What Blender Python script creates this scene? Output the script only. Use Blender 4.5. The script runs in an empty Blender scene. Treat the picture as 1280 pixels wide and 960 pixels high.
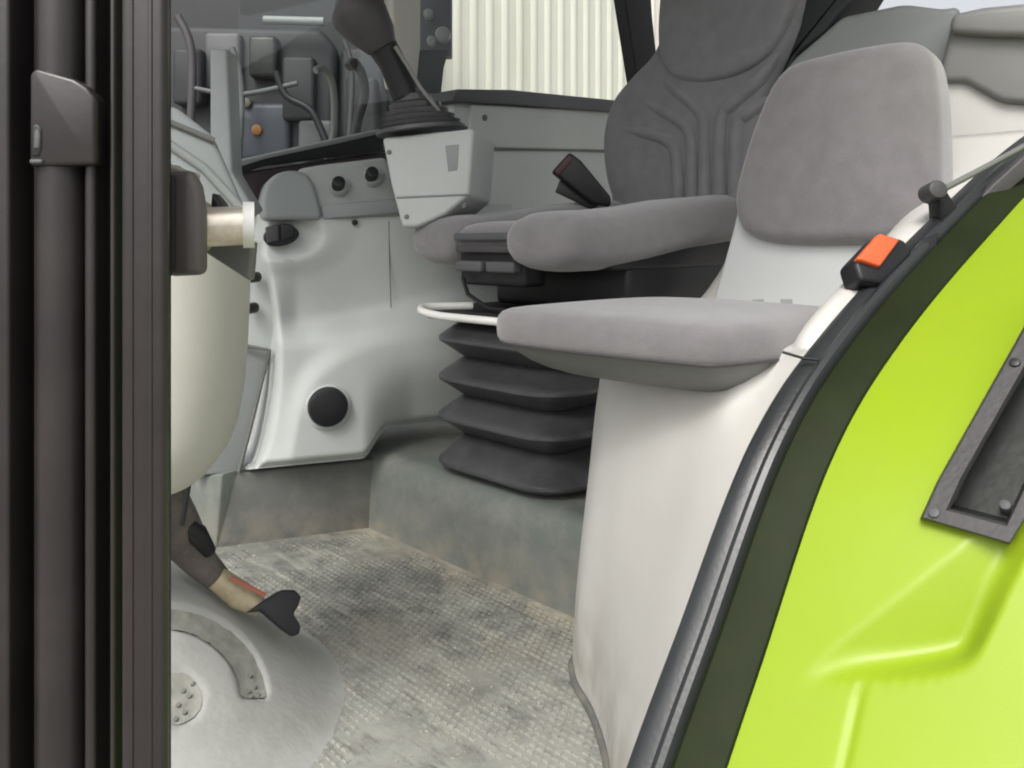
import bpy, bmesh, math, random
from mathutils import Vector, noise
random.seed(7)
S = bpy.context.scene
COL = S.collection
R2 = math.sqrt(0.5)
EYE = Vector((0.0, 0.0, 0.62))          # height above the cab floor

# ---------------------------------------------------------------- camera, sky, sun, exposure
cam = bpy.data.cameras.new('camera'); cam_o = bpy.data.objects.new('camera', cam); COL.objects.link(cam_o)
cam_o.location = EYE; cam_o.rotation_euler = (math.radians(90), 0, 0)
cam.sensor_width = 36.0; cam.lens = 36.0 * 1000 / 1280; cam.shift_y = -180 / 1280
cam.clip_start = 0.02; cam.clip_end = 400
S.camera = cam_o
SUN_EL, SUN_AZ = 50.0, 203.0             # compass of the light, degrees clockwise from +y
W = bpy.data.worlds.new('World'); S.world = W; W.use_nodes = True
nt = W.node_tree; nt.nodes.clear()
sky = nt.nodes.new('ShaderNodeTexSky'); sky.sky_type = 'NISHITA'; sky.sun_disc = False
sky.sun_elevation = math.radians(SUN_EL); sky.sun_rotation = math.radians(SUN_AZ)
sky.air_density = 1.0; sky.dust_density = 6.0; sky.ozone_density = 1.0
hs = nt.nodes.new('ShaderNodeHueSaturation'); hs.inputs['Saturation'].default_value = 0.18
bg = nt.nodes.new('ShaderNodeBackground'); bg.inputs['Strength'].default_value = 0.15
ow = nt.nodes.new('ShaderNodeOutputWorld')
nt.links.new(sky.outputs[0], hs.inputs['Color']); nt.links.new(hs.outputs[0], bg.inputs[0]); nt.links.new(bg.outputs[0], ow.inputs[0])
sun = bpy.data.lights.new('sun', 'SUN'); sun.energy = 1.2; sun.angle = math.radians(25); sun.color = (1.0, 0.96, 0.9)
sun_o = bpy.data.objects.new('sun', sun); COL.objects.link(sun_o)
_az, _el = math.radians(SUN_AZ), math.radians(SUN_EL)
sun_o.rotation_euler = Vector((-math.sin(_az) * math.cos(_el), -math.cos(_az) * math.cos(_el), -math.sin(_el))).to_track_quat('-Z', 'Y').to_euler()
S.view_settings.view_transform = 'Standard'; S.view_settings.look = 'None'
S.view_settings.exposure = 0.6; S.view_settings.gamma = 1.0; S.view_settings.use_curve_mapping = False
S.render.engine = 'CYCLES'
S.cycles.max_bounces = 8; S.cycles.diffuse_bounces = 5; S.cycles.glossy_bounces = 3
S.cycles.filter_width = 2.0
try: S.cycles.use_denoising = True
except Exception: pass

# ---------------------------------------------------------------- geometry helpers
# cab axes: r = towards the rear of the tractor, l = towards its far side, z = up
def RL(r, l, z): return Vector(((r - l) * R2, (r + l) * R2, z))
def D(r, l, z=0.0): return Vector(((r - l) * R2, (r + l) * R2, z))
def P(px, py, d): return Vector(((px - 640) / 1000 * d, d, EYE.z - (py - 300) / 1000 * d))
def ray(px, py): return Vector(((px - 640) / 1000, 1.0, -(py - 300) / 1000))
def proj(p): return 640 + 1000 * p.x / p.y, 300 - 1000 * (p.z - EYE.z) / p.y
class Plane:
    def __init__(s, o, n): s.o = o; s.n = n.normalized(); s.n = s.n if s.n.dot(EYE - o) > 0 else -s.n
    def __call__(s, px, py, off=0.0):
        v = ray(px, py); t = (s.o + s.n * off - EYE).dot(s.n) / v.dot(s.n); return EYE + v * t
def facing(d): return Plane(Vector((0, d, 0)), Vector((0, -1, 0)))
def cr(pts, n=6, closed=True):
    out = []; m = len(pts); pts = [Vector(p) for p in pts]
    for i in range(m if closed else m - 1):
        g = (lambda k: pts[k % m]) if closed else (lambda k: pts[max(0, min(m - 1, k))])
        a, b, c, d = g(i - 1), g(i), g(i + 1), g(i + 2)
        for k in range(n):
            t = k / n
            out.append(0.5 * ((2 * b) + (c - a) * t + (2 * a - 5 * b + 4 * c - d) * t * t + (3 * b - a - 3 * c + d) * t ** 3))
    if not closed: out.append(pts[-1].copy())
    return out
def cr2(pts, n=6, closed=True): return [(v.x, v.y) for v in cr([(p[0], p[1], 0) for p in pts], n, closed)]
def sm(a, b, x):
    t = max(0.0, min(1.0, (x - a) / (b - a))); return t * t * (3 - 2 * t)

def empty(name, loc, label, cat, group=None):
    o = bpy.data.objects.new(name, None); COL.objects.link(o); o.location = loc; o.empty_display_size = 0.05
    tag(o, label, cat, group); return o
def tag(o, label=None, cat=None, group=None, kind=None):
    if label: o['label'] = label
    if cat: o['category'] = cat
    if group: o['group'] = group
    if kind: o['kind'] = kind
    return o
def finish(name, bm, mat, parent=None, angle=35, smooth=True):
    bmesh.ops.recalc_face_normals(bm, faces=bm.faces[:])
    me = bpy.data.meshes.new(name); bm.to_mesh(me); bm.free()
    if smooth:
        for p in me.polygons: p.use_smooth = True
        me.set_sharp_from_angle(angle=math.radians(angle))
    me.materials.append(mat)
    o = bpy.data.objects.new(name, me); COL.objects.link(o)
    if parent is not None:
        o.parent = parent; o.matrix_parent_inverse = mw(parent).inverted()
    return o
def mw(o):
    from mathutils import Matrix
    m = Matrix.LocRotScale(o.location, o.rotation_euler, o.scale)
    if o.parent: m = mw(o.parent) @ o.matrix_parent_inverse @ m
    return m
def bevel(bm, w, seg=3, edges=None, ang=20):
    if w <= 0: return
    bm.normal_update()
    es = edges or [e for e in bm.edges if len(e.link_faces) == 2 and e.calc_face_angle(0) > math.radians(ang)]
    bmesh.ops.bevel(bm, geom=es, offset=w, segments=seg, profile=0.5, affect='EDGES', clamp_overlap=True)
def prism_bm(pts, vec, bw=0.0, seg=3, bm=None):
    bm2 = bmesh.new()
    a = [bm2.verts.new(p) for p in pts]; b = [bm2.verts.new(p + vec) for p in pts]
    f = bm2.faces.new(a); g = bm2.faces.new(list(reversed(b)))
    n = len(pts)
    for i in range(n): bm2.faces.new((a[i], b[i], b[(i + 1) % n], a[(i + 1) % n]))
    bmesh.ops.recalc_face_normals(bm2, faces=bm2.faces[:])
    bevel(bm2, bw, seg)
    return bm2
def prism(name, pts, vec, mat, parent=None, bw=0.0, seg=3):
    return finish(name, prism_bm(pts, vec, bw, seg), mat, parent)
def slab(name, plane, outline, thick, mat, parent=None, bw=0.0, off=0.0, seg=3, smooth_n=0):
    """solid with its front outline on a plane, thickness going away from the eye"""
    o = cr2(outline, smooth_n) if smooth_n else outline
    return prism(name, [plane(x, y, off) for x, y in o], -plane.n * thick, mat, parent, bw, seg)
def box(name, c, u, v, w, mat, parent=None, bw=0.004, seg=3):
    """box centred at c with half extents given by the three vectors"""
    pts = [c - u - v - w, c + u - v - w, c + u + v - w, c - u + v - w]
    return prism(name, pts, w * 2, mat, parent, bw, seg)
def loft_bm(rings, cap0=True, cap1=True, closed=True, bm=None):
    bm = bm or bmesh.new()
    vs = [[bm.verts.new(p) for p in r] for r in rings]
    n = len(rings[0])
    for i in range(len(rings) - 1):
        for j in range(n if closed else n - 1):
            k = (j + 1) % n
            bm.faces.new((vs[i][j], vs[i][k], vs[i + 1][k], vs[i + 1][j]))
    if cap0: bm.faces.new(vs[0])
    if cap1: bm.faces.new(list(reversed(vs[-1])))
    return bm
def loft(name, rings, mat, parent=None, cap0=True, cap1=True, closed=True, angle=45):
    return finish(name, loft_bm(rings, cap0, cap1, closed), mat, parent, angle)
def frame_of(t):
    t = t.normalized(); a = Vector((0, 0, 1)) if abs(t.z) < 0.9 else Vector((1, 0, 0))
    u = t.cross(a).normalized(); return u, u.cross(t).normalized()
def tube_rings(pts, rad, n=12):
    pts = [Vector(p) for p in pts]; rings = []
    u = None
    for i, p in enumerate(pts):
        t = (pts[min(i + 1, len(pts) - 1)] - pts[max(i - 1, 0)]).normalized()
        if u is None: u, v = frame_of(t)
        else:
            u = (u - t * u.dot(t)).normalized()
        v = t.cross(u)
        r = rad[i] if isinstance(rad, (list, tuple)) else rad
        rings.append([p + (u * math.cos(2 * math.pi * k / n) + v * math.sin(2 * math.pi * k / n)) * r for k in range(n)])
    return rings
def tube(name, pts, rad, mat, parent=None, n=12): return loft(name, tube_rings(pts, rad, n), mat, parent)
def cyl(name, c, axis, r, h, mat, parent=None, bw=0.0, n=28, r2=None):
    """short cylinder, c = middle of its near face, axis points to the eye side"""
    a = axis.normalized(); u, v = frame_of(a); r2 = r if r2 is None else r2
    ring = lambda rr, o: [c + a * o + (u * math.cos(2 * math.pi * k / n) + v * math.sin(2 * math.pi * k / n)) * rr for k in range(n)]
    if bw: rings = [ring(r2, -h), ring(r, -bw), ring(r - bw * .3, -bw * .3), ring(r - bw, 0)]
    else: rings = [ring(r2, -h), ring(r, 0)]
    return loft(name, rings, mat, parent, angle=40)
def pillow(name, outline3, n, edge, thick, crown, mat, parent=None, dimple=None):
    """padded cushion: outline on its front plane, n = direction it faces, rounded edge, solid back"""
    m = len(outline3); c = sum(outline3, Vector()) / m; rho = sum((p - c).length for p in outline3) / m
    rings = []
    def ring(s, h): rings.append([c + (p - c) * s + n * h for p in outline3])
    K = 6
    for k in range(K + 1):
        a = math.pi / 2 * k / K; ring(1 - edge * (1 - math.sin(a)) / rho, -thick + edge * .6 * (1 - math.cos(a)) - edge*.0)
    for k in range(K + 1):
        a = math.pi / 2 * k / K; ring(1 - edge * (1 - math.cos(a)) / rho, -edge + edge * math.sin(a))
    s0 = 1 - edge / rho
    for q in (0.85, 0.65, 0.4, 0.18):
        ring(s0 * q, crown * (1 - q * q))
    return loft(name, rings, mat, parent, angle=60)
def sausage(name, st, mat, parent=None, n=28):
    """upholstered roll: stations (centre, half width, half height, exponent, side vector)"""
    rings = []
    for c, a, b, e, u in st:
        rg = []
        for k in range(n):
            t = 2 * math.pi * k / n; ct, s_ = math.cos(t), math.sin(t)
            rg.append(c + u * (a * math.copysign(abs(ct) ** (2 / e), ct)) + Vector((0, 0, 1)) * (b * math.copysign(abs(s_) ** (2 / e), s_)))
        rings.append(rg)
    return loft(name, rings, mat, parent, angle=60)

# ---------------------------------------------------------------- materials
def mat(name, col, rough=0.55, var=0.08, scale=8.0, bump=0.0, bscale=250.0, spec=0.4, metal=0.0, dirt=None, dirt_amt=0.0, dscale=14.0, sheen=0.0, coat=0.0, foot=0.0):
    m = bpy.data.materials.new(name); m.use_nodes = True; t = m.node_tree; L = t.links.new
    b = t.nodes['Principled BSDF']
    b.inputs['Roughness'].default_value = rough; b.inputs['Metallic'].default_value = metal
    b.inputs['Specular IOR Level'].default_value = spec
    if sheen: b.inputs['Sheen Weight'].default_value = sheen; b.inputs['Sheen Roughness'].default_value = .45
    if coat: b.inputs['Coat Weight'].default_value = coat; b.inputs['Coat Roughness'].default_value = .15
    tc = t.nodes.new('ShaderNodeTexCoord')
    nz = t.nodes.new('ShaderNodeTexNoise'); nz.inputs['Scale'].default_value = scale; nz.inputs['Detail'].default_value = 5
    L(tc.outputs['Object'], nz.inputs['Vector'])
    mr = t.nodes.new('ShaderNodeMapRange'); mr.inputs[1].default_value = .25; mr.inputs[2].default_value = .75
    mr.inputs[3].default_value = 1 - var; mr.inputs[4].default_value = 1 + var; L(nz.outputs['Fac'], mr.inputs[0])
    mx = t.nodes.new('ShaderNodeMix'); mx.data_type = 'RGBA'; mx.blend_type = 'MULTIPLY'; mx.inputs[0].default_value = 1
    mx.inputs[6].default_value = (*col, 1); L(mr.outputs[0], mx.inputs[7]); out = mx.outputs[2]
    if dirt:
        n2 = t.nodes.new('ShaderNodeTexNoise'); n2.inputs['Scale'].default_value = dscale; n2.inputs['Detail'].default_value = 8; n2.inputs['Roughness'].default_value = .7
        L(tc.outputs['Object'], n2.inputs['Vector'])
        r2 = t.nodes.new('ShaderNodeMapRange'); r2.inputs[1].default_value = .45; r2.inputs[2].default_value = .7; r2.inputs[4].default_value = dirt_amt
        L(n2.outputs['Fac'], r2.inputs[0])
        m2 = t.nodes.new('ShaderNodeMix'); m2.data_type = 'RGBA'; L(r2.outputs[0], m2.inputs[0]); L(out, m2.inputs[6]); m2.inputs[7].default_value = (*dirt, 1)
        out = m2.outputs[2]
    if foot:
        sp = t.nodes.new('ShaderNodeSeparateXYZ'); L(tc.outputs['Object'], sp.inputs[0])
        fr = t.nodes.new('ShaderNodeMapRange'); fr.inputs[1].default_value = foot; fr.inputs[2].default_value = 0; fr.inputs[4].default_value = 1; L(sp.outputs[2], fr.inputs[0])
        n4 = t.nodes.new('ShaderNodeTexNoise'); n4.inputs['Scale'].default_value = 22; n4.inputs['Detail'].default_value = 7; L(tc.outputs['Object'], n4.inputs['Vector'])
        r4 = t.nodes.new('ShaderNodeMapRange'); r4.inputs[1].default_value = .35; r4.inputs[2].default_value = .65; r4.inputs[4].default_value = .7; L(n4.outputs['Fac'], r4.inputs[0])
        mu = t.nodes.new('ShaderNodeMath'); mu.operation = 'MULTIPLY'; L(fr.outputs[0], mu.inputs[0]); L(r4.outputs[0], mu.inputs[1])
        m4 = t.nodes.new('ShaderNodeMix'); m4.data_type = 'RGBA'; L(mu.outputs[0], m4.inputs[0]); L(out, m4.inputs[6]); m4.inputs[7].default_value = (.27, .245, .19, 1); out = m4.outputs[2]
    L(out, b.inputs['Base Color'])
    r3 = t.nodes.new('ShaderNodeMapRange'); r3.inputs[3].default_value = rough - .08; r3.inputs[4].default_value = rough + .08
    L(nz.outputs['Fac'], r3.inputs[0]); L(r3.outputs[0], b.inputs['Roughness'])
    if bump:
        n3 = t.nodes.new('ShaderNodeTexNoise'); n3.inputs['Scale'].default_value = bscale; n3.inputs['Detail'].default_value = 3
        L(tc.outputs['Object'], n3.inputs['Vector'])
        bp = t.nodes.new('ShaderNodeBump'); bp.inputs['Strength'].default_value = bump; bp.inputs['Distance'].default_value = .002
        L(n3.outputs['Fac'], bp.inputs['Height']); L(bp.outputs[0], b.inputs['Normal'])
    return m
M = {}
M['plastic'] = mat('pale_grey_plastic', (.46, .485, .47), .68, .04, 6, .15, 500, spec=.25, dirt=(.40, .40, .36), dirt_amt=.2)
M['plastic_mid'] = mat('mid_grey_plastic', (.30, .315, .31), .5, .05, 6, .15, 500)
M['plastic_cool'] = mat('cool_grey_plastic', (.24, .26, .26), .5, .05, 6, .15, 500)
M['cream'] = mat('cream_grey_plastic', (.55, .54, .50), .5, .03, 5, .15, 500, dirt=(.5, .47, .4), dirt_amt=.3)
M['white'] = mat('offwhite_moulded_plastic', (.54, .53, .50), .48, .03, 4, .12, 500, dirt=(.50, .47, .41), dirt_amt=.35, dscale=7, foot=.16)
M['white_cool'] = mat('cool_white_plastic', (.50, .515, .51), .5, .03, 5, .12, 500)
M['fabric'] = mat('grey_velour', (.19, .182, .185), .95, .12, 30, .6, 900, spec=.1, sheen=.6, dirt=(.225, .216, .215), dirt_amt=.3, dscale=14)
M['fabric_dark'] = mat('charcoal_velour', (.21, .207, .215), .95, .1, 30, .6, 900, spec=.1, sheen=.3)
M['shell'] = mat('greenish_grey_plastic', (.15, .155, .145), .5, .05, 6, .15, 400)
M['black'] = mat('black_plastic', (.011, .011, .013), .45, .15, 20, .15, 400)
M['rubber'] = mat('black_bellows_rubber', (.046, .046, .05), .38, .2, 12, .2, 300, spec=.6, dirt=(.10, .10, .095), dirt_amt=.3, dscale=30)
M['post'] = mat('worn_black_post_paint', (.022, .0185, .0185), .36, .2, 12, .05, 200, spec=.5, dirt=(.045, .04, .037), dirt_amt=.3, dscale=20)
M['post_dark'] = mat('black_post_seal', (.012, .014, .013), .55, .2, 20, .2, 200)
M['zinc'] = mat('bright_zinc', (.72, .66, .56), .32, .1, 30, 0, metal=.6, dirt=(.30, .17, .09), dirt_amt=.5, dscale=60)
M['steel'] = mat('painted_light_rod', (.68, .68, .65), .35, .05, 20)
M['lime'] = mat('lime_green_paint', (.24, .345, .010), .42, .03, 5, .05, 300, coat=.1, dirt=(.23, .30, .03), dirt_amt=.3, dscale=5)
M['seal'] = mat('door_seal_rubber', (.024, .026, .028), .38, .2, 10, .15, 200, spec=.6)
M['flange'] = mat('black_flange_lime_reflection', (.013, .018, .006), .55, .15, 10, .05, 200, spec=.12, dirt=(.02, .028, .009), dirt_amt=.5)  # olive tones paint the lime fender's reflection into the black flange
M['base'] = mat('dark_grey_skirting', (.115, .12, .112), .55, .08, 8, .2, 300, dirt=(.22, .21, .18), dirt_amt=.4, foot=.08)
M['step'] = mat('grey_green_platform', (.135, .15, .137), .55, .08, 6, .2, 300, dirt=(.26, .25, .21), dirt_amt=.5, foot=.10)
M['block'] = mat('worn_brown_black', (.10, .09, .088), .5, .2, 20, .1, 200)
M['arm'] = mat('muddy_brown_steel', (.11, .095, .085), .6, .25, 30, .3, 150, dirt=(.22, .20, .16), dirt_amt=.5, dscale=40)
M['orange'] = mat('orange_button', (.66, .115, .04), .4, .06, 20)
M['cladding'] = mat('cream_steel_sheet', (.80, .78, .68), .5, .04, 2, dirt=(.70, .66, .54), dirt_amt=.2, dscale=3)
M['machine'] = mat('dark_grey_machine', (.026, .028, .031), .6, .3, 4)
M['machine_mid'] = mat('mid_grey_machine', (.085, .088, .092), .55, .25, 4)
M['frame'] = mat('grey_black_frame', (.055, .052, .054), .5, .12, 20, .3, 150)
M['recess'] = mat('recess_black', (.02, .022, .02), .4, .3, 30, .2, 100)
M['brass'] = mat('dirty_brass', (.42, .36, .24), .5, .25, 60, metal=.3)
M['trim'] = mat('blue_grey_trim', (.22, .235, .23), .5, .04, 5, .12, 400)
M['trim_warm'] = mat('warm_grey_trim', (.20, .20, .195), .5, .06, 5, .12, 400)
M['amber'] = mat('amber_lens', (.28, .13, .04), .4)
M['blue'] = mat('faded_blue_paint', (.045, .05, .065), .5)
M['ground'] = mat('yard_concrete', (.26, .25, .23), .85, .15, 1.5, .3, 20)
M['grain'] = mat('straw_crumbs', (.44, .41, .33), .8, .2, 200)
def glass():
    m = bpy.data.materials.new('window_glass'); m.use_nodes = True; t = m.node_tree; t.nodes.remove(t.nodes['Principled BSDF'])
    o = t.nodes['Material Output']; tr = t.nodes.new('ShaderNodeBsdfTransparent'); tr.inputs[0].default_value = (.93, .95, .94, 1)
    g = t.nodes.new('ShaderNodeBsdfGlossy'); g.inputs['Roughness'].default_value = .02
    mx = t.nodes.new('ShaderNodeMixShader'); mx.inputs[0].default_value = .04; t.links.new(tr.outputs[0], mx.inputs[1]); t.links.new(g.outputs[0], mx.inputs[2]); t.links.new(mx.outputs[0], o.inputs[0])
    return m
M['glass'] = glass()
def floor_mat(name='floor_mat_rubber', base=(.165, .17, .152), dust=(.345, .345, .30), amt=.75, lo=.38, hi=.66, bands=True):
    m = bpy.data.materials.new(name); m.use_nodes = True; t = m.node_tree; L = t.links.new
    b = t.nodes['Principled BSDF']; b.inputs['Roughness'].default_value = .75; b.inputs['Specular IOR Level'].default_value = .3
    tc = t.nodes.new('ShaderNodeTexCoord')
    def nz(sc, det, ro=.6):
        n = t.nodes.new('ShaderNodeTexNoise'); n.inputs['Scale'].default_value = sc; n.inputs['Detail'].default_value = det; n.inputs['Roughness'].default_value = ro
        L(tc.outputs['Object'], n.inputs['Vector']); return n.outputs['Fac']
    def rng(x, a, c, o0=0., o1=1.):
        n = t.nodes.new('ShaderNodeMapRange'); n.inputs[1].default_value = a; n.inputs[2].default_value = c; n.inputs[3].default_value = o0; n.inputs[4].default_value = o1; L(x, n.inputs[0]); return n.outputs[0]
    def mix(f, a, c):
        n = t.nodes.new('ShaderNodeMix'); n.data_type = 'RGBA'
        for i, v in ((0, f), (6, a), (7, c)):
            if hasattr(v, 'is_linked'): L(v, n.inputs[i])
            else: n.inputs[i].default_value = v if i == 0 else (*v, 1)
        return n.outputs[2]
    c = mix(rng(nz(5, 7, .68), lo, hi, 0, amt), base, dust)
    c = mix(rng(nz(17, 7, .75), .47, .64, 0, .75), c, (.09, .09, .082))
    c = mix(rng(nz(60, 4, .7), .6, .75, 0, .7), c, (.46, .44, .36))
    c = mix(rng(nz(3.2, 3), .5, .7, 0, .35), c, (.36, .30, .20))
    sx = t.nodes.new('ShaderNodeSeparateXYZ'); L(tc.outputs['Object'], sx.inputs[0])
    ad = t.nodes.new('ShaderNodeMath'); ad.operation = 'ADD'; L(sx.outputs[0], ad.inputs[0]); L(sx.outputs[1], ad.inputs[1])
    ed = t.nodes.new('ShaderNodeMath'); ed.operation = 'MULTIPLY'; L(rng(ad.outputs[0], 1.32, 1.40, 0, .8), ed.inputs[0]); L(rng(nz(12, 5), .35, .6), ed.inputs[1])
    c = mix(ed.outputs[0], c, (.42, .39, .30))
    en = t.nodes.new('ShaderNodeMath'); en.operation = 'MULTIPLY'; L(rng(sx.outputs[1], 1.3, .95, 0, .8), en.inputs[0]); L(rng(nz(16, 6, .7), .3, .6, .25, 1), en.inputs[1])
    c = mix(en.outputs[0], c, (.40, .40, .36))  # colour paler towards the open door, painting in the brighter light there
    df = t.nodes.new('ShaderNodeMath'); df.operation = 'SUBTRACT'; L(sx.outputs[1], df.inputs[0]); L(sx.outputs[0], df.inputs[1])
    cv = t.nodes.new('ShaderNodeCombineXYZ')
    for src, k, q in ((ad.outputs[0], 34, 0), (df.outputs[0], 5.5, 1)):
        ml = t.nodes.new('ShaderNodeMath'); ml.operation = 'MULTIPLY'; ml.inputs[1].default_value = k; L(src, ml.inputs[0]); L(ml.outputs[0], cv.inputs[q])
    def stn(sc):
        n = t.nodes.new('ShaderNodeTexNoise'); n.inputs['Scale'].default_value = sc; n.inputs['Detail'].default_value = 5; n.inputs['Roughness'].default_value = .7; L(cv.outputs[0], n.inputs['Vector']); return n.outputs['Fac']
    c = mix(rng(stn(.8), .52, .7, 0, .55), c, (.44, .43, .36))
    c = mix(rng(stn(1.3), .55, .68, 0, .6), c, (.085, .088, .078))
    L(c, b.inputs['Base Color'])
    bp = t.nodes.new('ShaderNodeBump'); bp.inputs['Strength'].default_value = .5; bp.inputs['Distance'].default_value = .003
    L(nz(90, 5, .7), bp.inputs['Height']); L(bp.outputs[0], b.inputs['Normal'])
    return m
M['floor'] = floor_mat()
M['hump'] = mat('dusty_grey_hump', (.345, .35, .33), .75, .08, 7, .4, 120, dirt=(.25, .245, .21), dirt_amt=.6, dscale=13)
M['mud'] = mat('muddy_groove', (.26, .26, .23), .85, .25, 60, .4, 120)

# ---------------------------------------------------------------- the setting
def sheet(name, pts, m, thick=0.01):
    o = prism(name, pts, Vector((0, 0, -thick)), m); tag(o, kind='structure'); return o
sheet('ground', [Vector((-60, -60, -1.35)), Vector((60, -60, -1.35)), Vector((60, 60, -1.35)), Vector((-60, 60, -1.35))], M['ground'], .2)
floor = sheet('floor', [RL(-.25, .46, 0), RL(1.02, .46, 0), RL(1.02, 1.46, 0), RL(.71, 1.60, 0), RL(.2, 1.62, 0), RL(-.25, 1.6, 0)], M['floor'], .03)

# raised dashes of the mat
def mat_ribs():
    bm = bmesh.new()
    for i in range(0, 78):
        for j in range(0, 92):
            r = .22 + i * .0112; l = .50 + j * .0125 + (i % 2) * .006
            if l > 1.40 + (1.0 - r) * .42 or r > .985: continue
            q = noise.noise(Vector((r * 3.3, l * 3.3, 1.7))) + .5 * noise.noise(Vector((r * 11, l * 11, 5.1)))
            if q < -.45 or random.random() < .05: continue
            h = .0017 * (.7 + .6 * random.random()); a, b = .0036, .0048
            base = RL(r, l, 0)
            v0 = [bm.verts.new(base + D(x * a, y * b, .0001)) for x, y in ((-1, -1), (1, -1), (1, 1), (-1, 1))]
            v1 = [bm.verts.new(base + D(x * a * .7, y * b * .8, h)) for x, y in ((-1, -1), (1, -1), (1, 1), (-1, 1))]
            bm.faces.new(v1)
            for k in range(4): bm.faces.new((v0[k], v0[(k + 1) % 4], v1[(k + 1) % 4], v1[k]))
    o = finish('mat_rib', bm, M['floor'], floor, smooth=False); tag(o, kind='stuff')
mat_ribs()
def crumbs():
    bm = bmesh.new()
    for i in range(420):
        px = random.uniform(230, 720); py = random.uniform(670, 990)
        v = ray(px, py); t = EYE.z / -v.z; p = EYE + v * t
        r, l = (p.x + p.y) * R2, (p.y - p.x) * R2
        if noise.noise(Vector((r * 5, l * 5, 9))) < -.05 or r > .98 or l < .48: continue
        if (p - Vector((HC.x, HC.y, 0))).length < HR: continue
        s = random.uniform(.0006, .0019)
        m_ = bmesh.ops.create_icosphere(bm, subdivisions=1, radius=s)
        k = random.uniform(.8, 2.4); a = random.uniform(0, 3.14)
        for vv in m_['verts']:
            x, y = vv.co.x * k, vv.co.y; vv.co = Vector((x * math.cos(a) - y * math.sin(a), x * math.sin(a) + y * math.cos(a), vv.co.z * .7 + s * .4)) + Vector((p.x, p.y, 0.0005))
    o = finish('crumbs', bm, M['grain']); tag(o, 'pale straw crumbs and grit scattered on the dirty floor mat', 'crumbs', kind='stuff')
# floor hump with grooved rings, near the pedals
HC = Vector((-.535, 1.03)); HR = .315
def dome(x, y):
    q = math.hypot(x - HC.x, y - HC.y) / HR
    return .205 * (1 - q * q) ** 1.6 + .0012 if q < 1 else -.004
def arc_g(px, py):
    q = math.hypot((px - 200) / 118, (py - 870) / 102)
    return sm(.80, .90, q) * (1 - sm(1.09, 1.18, q)) * (1 - sm(860, 880, py)) * sm(196, 215, px)
def eye_g(px, py): return 1 - sm(.7, 1.25, math.hypot((px - 222) / 32, (py - 872) / 34))
def hump():
    bm = bmesh.new(); N = 240; vs = {}
    for i in range(N + 1):
        for j in range(N + 1):
            x, y = HC.x - HR + 2 * HR * i / N, HC.y - HR + 2 * HR * j / N
            q = math.hypot(x - HC.x, y - HC.y) / HR
            if q > 1.005: continue
            p = Vector((x, y, dome(x, y))); px, py = proj(p)
            p.z -= .009 * arc_g(px, py) + .006 * eye_g(px, py)
            vs[i, j] = bm.verts.new(p)
    for i in range(N):
        for j in range(N):
            k = [(i, j), (i + 1, j), (i + 1, j + 1), (i, j + 1)]
            if all(c in vs for c in k): bm.faces.new([vs[c] for c in k])
    o = finish('floor_hump', bm, M['hump'], angle=80); tag(o, kind='structure')
    def drape(px, py, lift):
        v = ray(px, py); t = .45
        while t < 1.6:
            p = EYE + v * t
            if p.z < dome(p.x, p.y): break
            t += .002
        p = EYE + v * t; return Vector((p.x, p.y, dome(p.x, p.y) - .009 * arc_g(px, py) - .006 * eye_g(px, py) + lift))
    bm = bmesh.new(); rows = []
    for k in range(41):
        a = math.radians(-88 + 88 * k / 40); row = []
        for q in (.86, .92, .98, 1.05, 1.12):
            q += .012 * noise.noise(Vector((k * .35, q * 9, 0)))
            row.append(bm.verts.new(drape(200 + 118 * q * math.cos(a), 870 + 102 * q * math.sin(a), .0012)))
        rows.append(row)
    for r0, r1 in zip(rows, rows[1:]):
        for j in range(4): bm.faces.new((r0[j], r0[j + 1], r1[j + 1], r1[j]))
    finish('mud_strip', bm, M['mud'], o, 80)
    bm = bmesh.new(); rings = []
    for q in (.05, .4, .75, .95):
        rings.append([bm.verts.new(drape(222 + 32 * q * math.cos(t) * (1 + .08 * noise.noise(Vector((math.cos(t) * 2, math.sin(t) * 2, 3)))), 872 + 34 * q * math.sin(t), .0012)) for t in [2 * math.pi * k / 32 for k in range(32)]])
    for r0, r1 in zip(rings, rings[1:]):
        for j in range(32): bm.faces.new((r0[j], r0[(j + 1) % 32], r1[(j + 1) % 32], r1[j]))
    bm.faces.new(rings[0])
    finish('mud_patch', bm, M['mud'], o, 80)
    for x, y in ((312, 838), (318, 852), (310, 858), (322, 862), (313, 868), (228, 860), (236, 868), (222, 878), (230, 888), (219, 898), (240, 852)):
        c = drape(x, y, .0025); cyl('drain_hole', c, Vector((0, -.5, 1)), .0030, .003, M['base'], o, 0, 10)
    return o
hump_o = hump()
crumbs()

# seat platform: step behind the foot well
pl = empty('seat_platform', RL(1.2, 1.2, 0), 'grey green raised platform carrying the bellows of the driver seat', 'platform')
def platform():
    bm = bmesh.new()
    prof = [(1.0, 0.0), (1.005, .10), (1.010, .142), (1.022, .156), (1.04, .160), (1.20, .160), (1.75, .160), (1.75, 0)]
    ls = [.78 + k * (1.62 - .78) / 8 for k in range(9)]
    rings = [[RL(r, l, z) for r, z in prof] for l in ls]
    return loft('step', rings, M['step'], pl, angle=50)
platform()

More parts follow.
